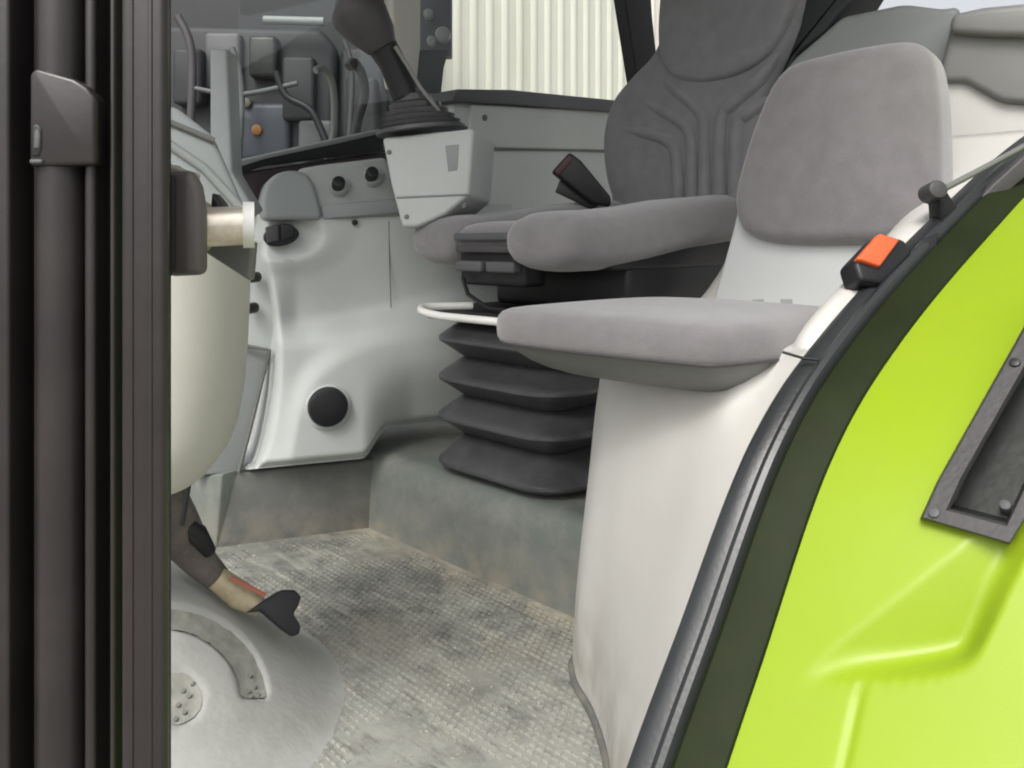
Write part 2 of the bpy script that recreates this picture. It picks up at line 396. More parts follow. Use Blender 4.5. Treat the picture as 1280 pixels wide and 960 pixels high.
# ---------------------------------------------------------------- far wall console
A_, B_ = RL(1.0, 1.437, 0), RL(.71, 1.566, 0)
PW = Plane(A_, (B_ - A_).cross(Vector((0, 0, 1))))
con = empty('side_console', RL(.9, 1.5, 0), 'pale grey moulded side console with round black knob and oval switch beside the foot well', 'console')
slab('skirting', PW, [(268, 690), (276, 594), (300, 591), (470, 574), (466, 664)], .12, M['base'], con, .006)
slab('skirting', Plane(PW(270, 640), Vector((-.75, -1, 0))), [(205, 672), (212, 612), (246, 596), (277, 592), (269, 689)], .06, M['step'], con, .005, off=.002)
def console():
    bm = bmesh.new()
    left = cr2([(322, 255), (320, 275), (318, 310), (326, 350), (334, 395), (337, 432), (327, 480), (314, 535), (299, 588)], 8, False)
    bot = lambda x: (588 - (x - 299) * .095) if x < 452 else (573 - sm(452, 486, x) * 40 - max(0, x - 486) * .10)
    NU, NV = 110, len(left)
    R_ = [(640, 392), (560, 396), (500, 402), (450, 413), (405, 435), (375, 465), (355, 505), (345, 550), (335, 600)]
    Rc = cr2(R_, 6, False)
    def inside(px, py):     # signed distance to the shoulder line of the lower bulge, positive on its lower right
        best = 1e9; sg = 1
        for k in range(len(Rc) - 1):
            ax, ay = Rc[k]; bx, by = Rc[k + 1]; dx, dy = bx - ax, by - ay
            t = max(0, min(1, ((px - ax) * dx + (py - ay) * dy) / (dx * dx + dy * dy)))
            qx, qy = ax + t * dx, ay + t * dy; d = math.hypot(px - qx, py - qy)
            if d < best: best = d; sg = 1 if (dx * (py - ay) - dy * (px - ax)) < 0 else -1
        return best * sg
    rows = []
    for iv in range(NV):
        row = []
        for iu in range(NU + 1):
            u = iu / NU
            x0, y0 = left[iv]; v = iv / (NV - 1)
            px = x0 + (640 - x0) * (u ** 1.15)
            py = y0 + (bot(px) - y0) * sm(.45, 1, v) if v > .45 else y0
            e = inside(px, py)
            h = .05 * sm(-14, 26, e)
            low = sm(398, 436, py + max(0, (px - 385)) * .22) * (1 - sm(-14, 26, e))
            h += .026 * low
            h -= .028 * sm(300, 405, py) * sm(340, 375, px) * (1 - sm(430, 600, px)) * (1 - sm(-14, 26, e)) * (1 - low)
            q = math.hypot((px - 350) / 46, (py - 293) / 26)
            h -= .012 * (1 - sm(.75, 1.15, q))
            h += .010 * sm(1.0, 1.25, q) * (1 - sm(1.25, 2.2, q))
            h -= .06 * (1 - sm(0, 20, px - x0)) ** 2
            h -= .03 * (1 - sm(0, 14, py - 258)) 
            h -= .020 * (1 - sm(0, 9, bot(px) - py))
            h -= .10 * sm(452, 520, px) * sm(440, 560, py)
            row.append(bm.verts.new(PW(px, py, .012 + h)))
        rows.append(row)
    for i in range(NV - 1):
        for j in range(NU): bm.faces.new((rows[i][j], rows[i][j + 1], rows[i + 1][j + 1], rows[i + 1][j]))
    # side returns so that the moulding has depth
    rim = [r[0] for r in rows] + rows[-1][1:]
    top = rows[0]
    for ring in (rim, top):
        bk = [bm.verts.new(v.co - PW.n * .16) for v in ring]
        for k in range(len(ring) - 1): bm.faces.new((ring[k], ring[k + 1], bk[k + 1], bk[k]))
    return finish('body', bm, M['plastic'], con, 60)
console()
cyl('knob', PW(411, 510, .085), PW.n, .040, .03, M['black'], con, .008, 40)
cyl('knob_collar', PW(411, 510, .068), PW.n, .047, .02, M['plastic'], con, .004, 40)
tube('seam', [PW(486, 276, .0115), PW(487, 330, .0115), PW(489, 385, .0122)], .0011, M['base'], con, 6)
slab('side_return', PW, [(300, 300), (345, 300), (345, 440), (300, 432)], .08, M['plastic'], con, .006, off=-.02)
sw = slab('switch', PW, [(330, 296), (336, 286), (348, 281), (362, 281), (372, 287), (374, 294), (366, 303), (350, 308), (335, 306)], .05, M['black'], con, .004, off=.022, smooth_n=3)
slab('rocker', PW, [(332, 284), (348, 279), (349, 301), (334, 304)], .02, M['frame'], sw, .003, off=.031)
slab('rocker', PW, [(351, 279), (367, 281), (369, 296), (352, 301)], .02, M['black'], sw, .003, off=.031)
cyl('screw', PW(444, 278, .022), PW.n, .006, .02, M['black'], con, .001, 14)
for x, y in ((311, 347), (308, 386)): cyl('clip', PW(x, y, .02), PW.n + Vector((-.6, 0, 0)), .011, .03, M['black'], con, .003, 14)
slab('lower_panel', PW, [(262, 428), (306, 430), (337, 436), (299, 590), (240, 596)], .04, M['trim'], con, .004, off=-.012)
tube('panel_edge', [PW(300, 432, .0), PW(337, 438, .006), PW(318, 515, .006), PW(299, 590, .004)], .004, M['base'], con, 8)

# switch pod on top of the console
pod = empty('switch_pod', PW(400, 270), 'grey rounded switch pod with two black rotary knobs below the window sill', 'switch pod')
slab('front_cover', PW, [(328, 276), (326, 250), (332, 228), (346, 216), (366, 212), (384, 216), (394, 232), (400, 254), (404, 275)], .14, M['plastic_cool'], pod, .012, off=.035, seg=4)
slab('top_cover', PW, [(380, 276), (372, 222), (372, 211), (400, 206), (484, 196), (505, 270)], .16, M['plastic_mid'], pod, .012, off=.02, seg=4)
slab('recess_panel', PW, [(404, 274), (402, 257), (490, 249), (502, 252), (502, 266)], .03, M['plastic_cool'], pod, .003, off=.026)
for x, y in ((424, 226), (466, 214)):
    k = cyl('rotary_knob', PW(x, y, .05), PW.n + Vector((0, 0, .5)), .0135, .03, M['black'], pod, .004, 24)
    cyl('knob_base', PW(x + 1, y + 3, .030), PW.n + Vector((0, 0, .5)), .022, .02, M['plastic_mid'], k, .004, 24)

# lever console and lever
PL = facing(1.56)
lb = empty('lever_console', P(530, 285, 1.6), 'light grey tapered box under the black lever, screwed at its corners', 'console')
def lever_box():
    front = [(477, 172), (592, 160), (586, 244), (556, 268), (520, 284), (502, 284), (488, 230)]
    return slab('housing', Plane(P(530, 230, 1.56), Vector((-.25, -1, .05))), front, .16, M['plastic'], lb, .008, seg=4)
lever_box()
PLB = Plane(P(530, 230, 1.56), Vector((-.25, -1, .05)))
slab('slot', PLB, [(556, 182), (574, 180), (572, 213), (560, 215)], .02, M['plastic_cool'], lb, .002, off=.001, seg=2)
tube('seam', [PLB(496, 247, .0005), PLB(520, 246, .0005), PLB(588, 243, .0005)], .0022, M['plastic_cool'], lb, 8)
for x, y in ((486, 190), (508, 271), (580, 257)): cyl('screw', PLB(x, y, .002), PLB.n, .005, .01, M['base'], lb, .001, 14)
lv = empty('drive_lever', P(528, 165, 1.62), 'black lever with thick grip leaning out of a stepped rubber boot', 'lever')
def boot():
    rings = []; c0 = Vector(P(528, 166, 1.62)); c1 = Vector(P(513, 112, 1.60)); n = 32
    prof = [(0, .092), (.02, .093), (.10, .090), (.13, .080), (.22, .083), (.26, .072), (.36, .074), (.40, .063), (.50, .064), (.55, .052), (.66, .052), (.72, .040), (.86, .037), (.9, .028), (1.0, .026)]
    for t, r in prof:
        c = c0.lerp(c1, t)
        rings.append([c + Vector((math.cos(2 * math.pi * k / n) * r, math.sin(2 * math.pi * k / n) * r * .8, -math.cos(2*math.pi*k/n) * r * -.10)) for k in range(n)])
    return loft('boot', rings, M['rubber'], lv, angle=25)
boot()
tube('collar', [P(503, 116, 1.60), P(511, 112, 1.60)], [.026, .024], M['shell'], lv, 20)
tube('shaft', [P(508, 120, 1.60), P(490, 78, 1.59), P(470, 45, 1.58)], [.029, .027, .032], M['black'], lv, 20)
def grip():
    pts = [P(478, 60, 1.58), P(470, 46, 1.575), P(456, 26, 1.57), P(443, 12, 1.565), P(432, 3, 1.56), P(425, -2, 1.56)]
    return tube('grip', pts, [.030, .042, .052, .054, .044, .014], M['frame'], lv, 24)
grip()
tube('cable_or_highlight', [P(560, 155, 1.6), P(542, 130, 1.57), P(526, 110, 1.565), P(508, 80, 1.56), P(494, 58, 1.555)], .004, M['trim_warm'], lv, 8)  # pale strip added along the shaft, painting its edge highlight

# rear side console below the window
PR = Plane(RL(1.5, 1.50, 0), D(.06, -1, 0))
rc = empty('rear_console', RL(1.6, 1.5, .6), 'light grey rear side panel with dark top ledge below the bright window', 'panel')
slab('panel', PR, [(560, 290), (566, 128), (600, 124), (900, 148), (900, 420), (560, 430)], .10, M['plastic'], rc, .008)
slab('upper_panel', PR, [(585, 184), (590, 130), (900, 146), (900, 190)], .03, M['plastic'], rc, .006, off=.012)
slab('ledge', PR, [(566, 126), (572, 111), (640, 112), (900, 138), (900, 150), (640, 130)], .16, M['machine_mid'], rc, .006, off=.03)
tube('groove', [PR(588, 185.5, .004), PR(700, 187, .004), PR(790, 190, .004)], .004, M['base'], rc, 8)
cyl('screw', PR(607, 147, .016), PR.n, .008, .02, M['base'], rc, .001, 16)
bk = empty('belt_buckle', P(720, 225, 1.75), 'black seat belt buckle end leaning beside the driver backrest', 'buckle')
slab('housing', facing(1.74), [(690, 214), (712, 190), (726, 200), (764, 246), (764, 258), (740, 254), (722, 240)], .05, M['black'], bk, .006)
slab('webbing', facing(1.77), [(700, 225), (722, 236), (752, 255), (740, 262), (694, 240)], .012, M['recess'], bk, .002)
slab('button', facing(1.738), [(693, 214), (711, 193), (716, 200), (698, 220)], .02, mat('dull_red', (.07, .03, .03), .5), bk, .002)

# ---------------------------------------------------------------- driver seat
ds = empty('driver_seat', RL(1.2, 1.08, .17), 'dark grey driver seat with ribbed backrest standing on black bellows', 'seat')
LV = D(0, 1, 0)
def roll(name, lc, half, rf, zf, zr, hh, m, re=1.52, bulge=1.0, e=3.0):
    st = []
    for dr, k in ((0, .35), (.006, .62), (.018, .82), (.036, .94), (.06, 1.0), (.12, 1.02), (.24, 1.0), (.36, 1.0), (re - rf, 1.0)):
        t = dr / (re - rf); z = zf + (zr - zf) * sm(.12, 1.0, t)
        st.append((RL(rf + dr, lc, z), half * (.55 + .45 * k), hh * k, e, LV))
    return sausage(name, st, m, ds)
roll('bolster', .905, .082, .955, .618, .665, .052, M['fabric'], e=2.9)
roll('bolster', 1.205, .078, .985, .620, .665, .050, M['fabric'], e=2.9)
roll('cushion', 1.06, .11, .995, .620, .650, .036, M['fabric'], e=3.5)
cp = box('adjuster', RL(1.03, 1.055, .578), D(.03, 0, 0), D(0, .088, 0), Vector((0, 0, .042)), M['black'], ds, .012)
box('rail', RL(1.0, 1.055, .626), D(.02, 0, 0), D(0, .082, 0), Vector((0, 0, .007)), M['machine_mid'], cp, .004)
box('rail', RL(.996, 1.055, .604), D(.012, 0, 0), D(0, .080, 0), Vector((0, 0, .007)), M['frame'], cp, .003)
for dl in (-.042, .042): box('lever_tab', RL(.994, 1.055 + dl, .572), D(.014, 0, 0), D(0, .036, 0), Vector((0, 0, .010)), M['machine_mid'], cp, .005)
box('seat_frame', RL(1.33, 1.02, .535), D(.19, 0, 0), D(0, .17, 0), Vector((0, 0, .045)), M['black'], ds, .012)
box('seat_pan', RL(1.35, 1.03, .594), D(.27, 0, 0), D(0, .185, 0), Vector((0, 0, .028)), M['black'], ds, .01)
box('top_plate', RL(1.20, 1.08, .475), D(.19, 0, 0), D(0, .175, 0), Vector((0, 0, .012)), M['black'], ds, .006)
tube('cable_or_highlight', [RL(.99, 1.12, .55), RL(.985, 1.10, .52), RL(.99, 1.05, .497), RL(1.03, 1.0, .49)], .004, M['black'], ds, 8)
tube('slide_bar', cr([P(640, 404, 1.30), P(590, 399, 1.34), P(552, 395, 1.38), P(533, 391, 1.40), P(526, 387, 1.42), P(535, 383.5, 1.46), P(590, 382, 1.5)], 5, False), .0068, M['steel'], ds, 14)
def rrect(rc_, lc_, hr, hl, rad, z, n=7):
    out = []
    for (sx, sy, a0) in ((1, 1, 0), (-1, 1, 90), (-1, -1, 180), (1, -1, 270)):
        for k in range(n):
            a = math.radians(a0 + 90 * k / (n - 1))
            out.append(RL(rc_ + sx * (hr - rad) + rad * math.cos(a), lc_ + sy * (hl - rad) + rad * math.sin(a), z))
    return out
zt = [.463, .386, .309, .232, .155]
for i in range(4):
    z1, z0 = zt[i], zt[i + 1]; H = z1 - z0; last = i == 3
    tip = z0 + H * (.50 if not last else .34)
    spec = [(z1, -.010), (z1 - .004, -.002), (tip + .011, .033), (tip + .007, .039), (tip + .003, .0425), (tip - .002, .043), (tip - .006, .040), (tip - .009, .034), (z0 + .004, -.004), (z0, -.010)]
    rings = [rrect(1.200, 1.092, .145 + o, .138 + o, .045 + o, z) for z, o in spec]
    loft('pleat', rings, M['rubber'], ds, angle=30)
PB = Plane(RL(1.50, 1.1, .62), D(-1, 0, .18))
nb = PB.n
bo = cr2([(775, 285), (757, 245), (748, 205), (748, 165), (760, 126), (786, 94), (812, 66), (826, 30), (838, -20), (850, -90), (930, -110), (1010, -90), (1008, -20), (992, 40), (968, 90), (955, 140), (948, 210), (940, 285)], 5)
pillow('backrest', [PB(x, y) for x, y in bo], nb, .04, .13, .012, M['fabric_dark'], ds)
tube('piping', [PB(x, y) - PB.n * .042 + (PB(x, y) - PB(870, 130)).normalized() * .001 for x, y in bo + bo[:2]], .0036, M['fabric'], ds, 8)
ho = cr2([(830, -60), (822, 0), (820, 45), (824, 74), (838, 94), (872, 101), (915, 92), (950, 70), (975, 36), (992, -10), (1000, -60), (920, -90)], 5)
pillow('headrest_panel', [PB(x, y, .022) for x, y in ho], nb, .016, .04, .008, M['fabric_dark'], ds)
for path in ([(830, 94), (838, 104), (852, 118), (874, 138), (882, 160), (882, 250)], [(790, 118), (830, 140), (855, 156), (866, 178), (866, 250)],
             [(772, 160), (812, 168), (838, 178), (848, 198), (849, 250)], [(972, 64), (945, 104), (916, 132), (903, 154), (901, 250)], [(965, 120), (935, 142), (922, 160), (920, 250)]):
    c2 = cr2(path, 6, False)
    rings = []
    pts = [PB(x, y, .001) for x, y in c2]
    for k, p in enumerate(pts):
        e = sm(-.5, 7, k)
        t = (pts[min(k + 1, len(pts) - 1)] - pts[max(0, k - 1)]).normalized(); s_ = t.cross(nb).normalized()
        rings.append([p + s_ * w * (.4 + .6 * e) + nb * (h * e) for w, h in ((-.017, -.01), (-.014, .008), (-.008, .0155), (0, .0185), (.008, .0155), (.014, .008), (.017, -.01))])
    loft('ridge', rings, M['fabric_dark'], ds, angle=60)
so = [(960, 120), (985, 70), (1000, 30), (1012, -100), (1130, -100), (1075, -10), (1050, 14), (1030, 40), (995, 66), (975, 110)]
slab('back_shell', PB, so, .10, M['machine'], ds, .01, off=-.02)

# ---------------------------------------------------------------- wheel arch: arc of the door opening
ARC = [(-.1, -1.2), (.20, -.62), (.40, -.16), (.50, .02), (.581, .153), (.644, .247), (.756, .408), (.89, .512), (1.117, .63), (1.43, .768), (1.8, .88), (2.3, .96), (2.8, .98)]
arc_pts = cr([(r, 0, z) for r, z in ARC], 14, False)
def arc(r):
    for a, b in zip(arc_pts, arc_pts[1:]):
        if a.x <= r <= b.x: return a.z + (b.z - a.z) * (r - a.x) / max(1e-9, b.x - a.x)
    return arc_pts[-1].z
def lin(r): return .42 - .125 * (r - .58)
sf = empty('door_seal', RL(.7, .4, .2), 'curved black rubber door seal sweeping up between the white panel and the green fender', 'door seal')
def sweep(name, prof, m, r0=.30, r1=2.4):
    rings = []
    pts = [p for p in arc_pts if r0 <= p.x <= r1]
    for i, p in enumerate(pts):
        q0, q1 = pts[max(0, i - 1)], pts[min(len(pts) - 1, i + 1)]
        t = D(q1.x - q0.x, lin(q1.x) - lin(q0.x), q1.z - q0.z).normalized()
        out = D(0, -1, 0); n = out.cross(t).normalized()
        if n.dot(D(-1, 0, 1)) < 0: n = -n
        c = RL(p.x, lin(p.x), p.z)
        rings.append([c + out * s + n * h for s, h in prof])
    return loft(name, rings, m, sf, angle=40)
sweep('inner_lip', [(-.012, -.03), (-.012, .002), (-.006, .008), (.004, .009), (.012, .006), (.016, -.03)], M['seal'])
sweep('seal_bead', [(.012, -.03), (.013, .008), (.017, .015), (.022, .017), (.027, .015), (.030, .008), (.031, -.03)], M['seal'])
sweep('flange', [(.028, -.03), (.029, .006), (.034, .009), (.060, .004), (.070, -.001), (.073, -.008), (.073, -.04)], M['flange'])

# inner wheel arch panel
ia = empty('inner_fender', RL(.9, .6, 0), 'off white moulded wheel arch panel below the folding passenger seat', 'panel')
def mono(pts, zs, step=.012):
    out = []
    def slopes(v):
        n = len(v); d = [(v[i + 1] - v[i]) / (zs[i + 1] - zs[i]) for i in range(n - 1)]; m = [d[0]]
        for i in range(1, n - 1): m.append(0 if d[i - 1] * d[i] <= 0 else 2 * d[i - 1] * d[i] / (d[i - 1] + d[i]))
        return m + [d[-1]]
    vx = [p.x for p in pts]; vy = [p.y for p in pts]; mx, my = slopes(vx), slopes(vy)
    for i in range(len(zs) - 1):
        h = zs[i + 1] - zs[i]; N = 9
        for k in range(N + (1 if i == len(zs) - 2 else 0)):
            t = k / N; a, b, c, d = 2*t**3-3*t*t+1, t**3-2*t*t+t, -2*t**3+3*t*t, t**3-t*t
            out.append(Vector((a*vx[i]+b*h*mx[i]+c*vx[i+1]+d*h*mx[i+1], a*vy[i]+b*h*my[i]+c*vy[i+1]+d*h*my[i+1], zs[i] + t * h)))
    return out
def arch_panel():
    lev = {-.004: [(.49, .40), (.57, .46), (.66, .515), (.745, .585), (.81, .66), (.86, .735), (.93, .78), (1.15, .80)],
           .10: [(.55, .40), (.63, .46), (.71, .53), (.775, .60), (.83, .67), (.877, .745), (.945, .783), (1.15, .80)],
           .25: [(.645, .40), (.715, .47), (.78, .54), (.83, .61), (.87, .68), (.912, .75), (.968, .785), (1.15, .80)],
           .40: [(.75, .40), (.80, .47), (.85, .54), (.885, .61), (.915, .68), (.945, .75), (.99, .785), (1.15, .80)],
           .488: [(.86, .385), (.89, .455), (.93, .54), (.955, .61), (.97, .68), (.99, .745), (1.03, .785), (1.2, .80)],
           .498: [(.875, .383), (.90, .432), (1.20, .50), (1.22, .61), (1.22, .68), (1.22, .745), (1.24, .785), (1.30, .80)],
           .60: [(1.055, .365), (1.075, .413), (1.30, .49), (1.31, .61), (1.315, .68), (1.32, .735), (1.34, .765), (1.40, .78)],
           .70: [(1.27, .34), (1.285, .385), (1.36, .48), (1.37, .61), (1.37, .68), (1.38, .73), (1.40, .76), (1.55, .775)],
           .80: [(1.52, .31), (1.52, .42), (1.52, .53), (1.52, .6), (1.52, .67), (1.53, .72), (1.56, .75), (1.75, .77)]}
    zs = sorted(lev)
    cols = [cr([(r, l, z) for r, l in lev[z]], 6, False) for z in zs]
    m = len(cols[0]); strips = [mono([c[j] for c in cols], zs) for j in range(m)]
    rings = [[RL(*strips[j][i]) for j in range(m)] for i in range(len(strips[0]))]
    o = loft('moulding', rings, M['white'], ia, False, False, False, 60)
    md = o.modifiers.new('thickness', 'SOLIDIFY'); md.thickness = .008; md.offset = -1
    # floor gasket along the foot of the panel
    foot = cr([(r - .004, l - .003, .003) for r, l in lev[-.004]], 6, False)
    tube('foot_gasket', [RL(*p) for p in foot], .006, M['base'], ia, 8)
arch_panel()
cyl('screw', RL(.972, .402, .5575), D(-.6, -.5, .7), .0075, .05, M['base'], ia, .001, 16)

# ---------------------------------------------------------------- passenger seat
ps = empty('passenger_seat', RL(1.0, .6, .5), 'small folding grey velour passenger seat on the white wheel arch', 'seat')
def pcush():
    # plan outline of the cushion (r, l), front edge rounded
    plan = cr2([(.765, .79), (.757, .72), (.765, .60), (.775, .51), (.79, .465), (.86, .440), (.96, .430), (1.06, .43), (1.10, .46), (1.12, .60), (1.10, .74), (1.04, .79), (.92, .81), (.80, .812)], 5)
    c = Vector((.95, .61, 0))
    rings = []
    def ring(s, z, tilt=0): rings.append([RL(c.x + (x - c.x) * s, c.y + (y - c.y) * s, z + tilt * (x - .78)) for x, y in plan])
    for s, z in ((.88, .477), (.955, .478), (.982, .481), (.995, .487), (1.0, .497), (.998, .507), (.99, .515), (.97, .521), (.93, .525), (.8, .5275), (.5, .529), (.2, .5295)): ring(s, z, .008)
    loft('cushion', rings, M['fabric'], ps, angle=60)
    rings = []
    c = Vector((.97, .59, 0))
    for s, z, sh in ((.3, .424, .05), (.55, .425, .05), (.66, .428, .045), (.75, .434, .036), (.82, .442, .027), (.88, .453, .017), (.93, .467, .008), (.955, .483, 0)):
        rings.append([RL(c.x + sh + (x - c.x) * s, c.y + (y - c.y) * s, z + .03 * (x - .78)) for x, y in plan])
    loft('seat_shell', rings, M['shell'], ps, angle=60)
    c = Vector((.95, .61, 0))
    loop = [RL(c.x + (x - c.x) * .975, c.y + (y - c.y) * .975, .4795 + .008 * (x - .78)) for x, y in plan]
    tube('welt', loop + loop[:2], .0022, M['frame'], ps, 8)
pcush()
PPB = Plane(RL(1.22, .55, .62), D(-1, -.02, .10))
po = cr2([(930, 292), (916, 270), (914, 240), (924, 200), (940, 150), (962, 102), (985, 78), (1030, 64), (1090, 52), (1135, 48), (1158, 62), (1168, 100), (1172, 160), (1172, 230), (1160, 280), (1130, 300), (1040, 304), (970, 303)], 5)
pillow('backrest', [PPB(x, y) for x, y in po], PPB.n, .026, .085, .010, M['fabric'], ps)
slab('backrest_board', PPB, [(882, 410), (890, 382), (916, 288), (925, 250), (1150, 250), (1150, 410)], .03, M['white_cool'], ps, .004, off=-.03)
for x in (947, 982): slab('slot', PPB, [(x - 7, 374), (x + 8, 374), (x + 8, 380), (x - 7, 380)], .01, M['plastic_mid'], ps, .001, off=-.0285, seg=1)
tube('cord', [P(978, 440, .86), P(1005, 448, .855), P(1044, 451, .85)], .0016, M['black'], ps, 8)

# belt buckle with orange button
ob = empty('orange_buckle', P(1100, 350, .96), 'black belt buckle with bright orange press button beside the door seal', 'buckle')
PO = Plane(P(1100, 320, .95), Vector((.25, -1, .45)))
slab('housing', PO, [(1068, 326), (1102, 290), (1132, 299), (1142, 316), (1108, 357), (1076, 351)], .035, M['black'], ob, .006)
slab('button', PO, [(1072, 323), (1100, 291), (1126, 299), (1101, 333)], .012, M['orange'], ob, .003, off=.007)
slab('strap', Plane(P(1130, 330, .97), Vector((.1, -1, .3))), [(1110, 345), (1150, 300), (1175, 290), (1172, 310), (1130, 365)], .02, M['black'], ob, .003)

# strut bracket
br = empty('window_strut', P(1195, 280, 1.04), 'black gas strut end on a ball bracket above the door seal', 'strut')
slab('bracket', facing(1.04), [(1168, 240), (1178, 230), (1188, 244), (1200, 262), (1206, 285), (1176, 282), (1174, 256)], .03, M['black'], br, .004)
cyl('ball_joint', P(1174, 236, 1.02), Vector((0, -1, .2)), .0125, .03, M['frame'], br, .004, 20)
tube('rod', [P(1176, 238, 1.03), P(1230, 210, 1.08), P(1300, 172, 1.15)], .0042, M['shell'], br, 10)
slab('plate', facing(1.07), [(1206, 268), (1240, 232), (1290, 186), (1300, 205), (1230, 268), (1212, 282)], .015, M['frame'], br, .003)

# rear corner trims
PT = Plane(RL(1.62, .5, .8), D(-1, -.25, 0))
rt = empty('rear_trim', RL(1.65, .5, .8), 'grey rear corner trim moulding behind the passenger backrest', 'trim')
slab('upper_trim', PT, [(960, 110), (995, 70), (1030, 40), (1052, 20), (1130, 4), (1180, 10), (1200, 6), (1200, 150), (960, 150)], .06, M['trim'], rt, .015, seg=4)
slab('corner_trim', PT, [(1172, 102), (1192, 16), (1230, 8), (1400, -8), (1400, 150), (1278, 129), (1252, 127), (1228, 114), (1206, 101), (1190, 102)], .06, M['trim_warm'], rt, .012, off=.05, seg=4)
slab('trim_ridge', PT, [(1186, 40), (1190, 16), (1230, 9), (1400, -6), (1400, 46), (1240, 44)], .04, M['trim_warm'], rt, .012, off=.075, seg=4)
slab('quarter_panel', PT, [(1170, 95), (1400, 110), (1400, 300), (1170, 300)], .04, M['white'], rt, .006, off=.03)

# ---------------------------------------------------------------- green rear fender
gf = empty('rear_fender', RL(.8, .2, .2), 'lime green rear fender with creased hollow and black framed recess', 'fender')
CRU = [(975, 862), (1060, 796), (1130, 742), (1172, 708), (1196, 690)]
CRL = [(1000, 862), (1060, 852), (1120, 848), (1180, 838), (1214, 824), (1236, 792), (1262, 734), (1300, 660)]
def polyd(px, py, pl_):
    best = 1e9; sg = 1; tt = 0
    for k in range(len(pl_) - 1):
        ax, ay = pl_[k]; bx, by = pl_[k + 1]; dx, dy = bx - ax, by - ay
        t = max(0, min(1, ((px - ax) * dx + (py - ay) * dy) / (dx * dx + dy * dy)))
        d = math.hypot(px - ax - t * dx, py - ay - t * dy)
        if d < best: best = d; sg = 1 if (dx * (py - ay) - dy * (px - ax)) > 0 else -1; tt = (k + t) / (len(pl_) - 1)
    return best * sg, tt
CRL_s = cr2(CRL, 9, False); CRU_s = cr2(CRU + [(1225, 660), (1300, 570), (1420, 500)], 4, False)
HOL = CRU_s + [(1500, 480), (1500, 400)] [:1] + list(reversed(CRL_s))
def inpoly(px, py, q):
    c = False; j = len(q) - 1
    for i in range(len(q)):
        if (q[i][1] > py) != (q[j][1] > py) and px < (q[j][0] - q[i][0]) * (py - q[i][1]) / (q[j][1] - q[i][1]) + q[i][0]: c = not c
        j = i
    return c
fo = [(1150, 648), (1172, 600), (1262, 440), (1330, 318), (1440, 330), (1400, 440), (1288, 640), (1262, 681)]
fi = [(1188, 636), (1205, 598), (1282, 462), (1340, 352), (1405, 362), (1376, 440), (1278, 610), (1258, 654)]
fm = [((a[0] + b[0]) / 2, (a[1] + b[1]) / 2) for a, b in zip(fo, fi)]
def fender():
    bm = bmesh.new(); rows = []; hole = set()
    rs = [.36 + k * .0032 for k in range(470)]
    NL = 190
    for i, r in enumerate(rs):
        row = []
        th = math.atan2(arc(r + .01) - arc(r - .01), .02)
        n = D(-math.sin(th), 0, math.cos(th))
        l0 = lin(r) - .066
        for k in range(NL + 1):
            s = k / NL; l = l0 - s * .46
            p = RL(r, l, arc(r)) - n * (.004 + .02 * s * s)
            if p.y > .2:
                px, py = proj(p)
                if 940 < px < 1450 and 300 < py < 1000:
                    if inpoly(px, py, fm): hole.add((i, k))
                    if py > 540:
                        d1, _ = polyd(px, py, CRU_s); d2, _ = polyd(px, py, CRL_s); d1, d2 = abs(d1), abs(d2)
                        if inpoly(px, py, HOL): p -= n * .036 * min(1, d1 / 105) * sm(-6, 44, d2) * sm(0, 60, px - 980)
                        if py > 850: p -= n * .0022 * math.exp(-((px - (1078 - (py - 850) * .22)) / 6) ** 2) * sm(850, 870, py)
            row.append(bm.verts.new(p))
        rows.append(row)
    for i in range(len(rows) - 1):
        for j in range(NL):
            if (i, j) in hole: continue
            bm.faces.new((rows[i][j], rows[i][j + 1], rows[i + 1][j + 1], rows[i + 1][j]))
    o = finish('fender_skin', bm, M['lime'], gf, 60)
    md = o.modifiers.new('thickness', 'SOLIDIFY'); md.thickness = .006; md.offset = -1
fender()
def on_fender(px, py, off=0.0):
    v = ray(px, py); lo, hi = .2, 2.2
    f = lambda t: (EYE + v * t)
    def g(t):
        p = f(t); r = (p.x + p.y) * R2; return p.z - arc(r) if r < 2.7 else -1
    t = lo
    while t < hi and g(t) > 0: t += .004
    p = f(t); r = (p.x + p.y) * R2; th = math.atan2(arc(r + .01) - arc(r - .01), .02)
    n = D(-math.sin(th), 0, math.cos(th)); return p + n * off
fn = (on_fender(1152, 650) - on_fender(1262, 682)).cross(on_fender(1200, 590) - on_fender(1262, 682)).normalized()
PF = Plane(on_fender(1200, 600), fn)
def frame():
    bm = bmesh.new(); n = len(fo)
    lay = [[PF(x, y, -.02) for x, y in fo], [PF(x, y, .008) for x, y in fo], [PF(x + (a - x) * .12, y + (b - y) * .12, .012) for (x, y), (a, b) in zip(fo, fi)],
           [PF(x + (a - x) * .85, y + (b - y) * .85, .012) for (x, y), (a, b) in zip(fo, fi)], [PF(x, y, .006) for x, y in fi], [PF(x, y, .002) for x, y in fi]]
    loft('recess_wall', [[PF(x, y, .003) for x, y in fi], [PF(x + (1275 - x) * .07, y + (540 - y) * .05, -.035) for x, y in fi]], M['recess'], gf, False, False, True, 30)
    fr = loft('recess_frame', lay, M['frame'], gf, False, False, True, 30)
    pan = finish('recess_pan', prism_bm([PF(x + (1275 - x) * .06, y + (540 - y) * .05, -.032) for x, y in fi], -PF.n * .005), M['recess'], gf)
    cyl('screw', PF(1167, 640, .0145), PF.n, .0045, .01, M['machine_mid'], fr, .001, 14)
    cyl('screw', PF(1268, 452, .0145), PF.n, .0045, .01, M['recess'], fr, .001, 14)
    cyl('lamp_stud', PF(1256, 630, -.02), PF.n, .005, .012, M['machine_mid'], gf, .002, 14)
frame()

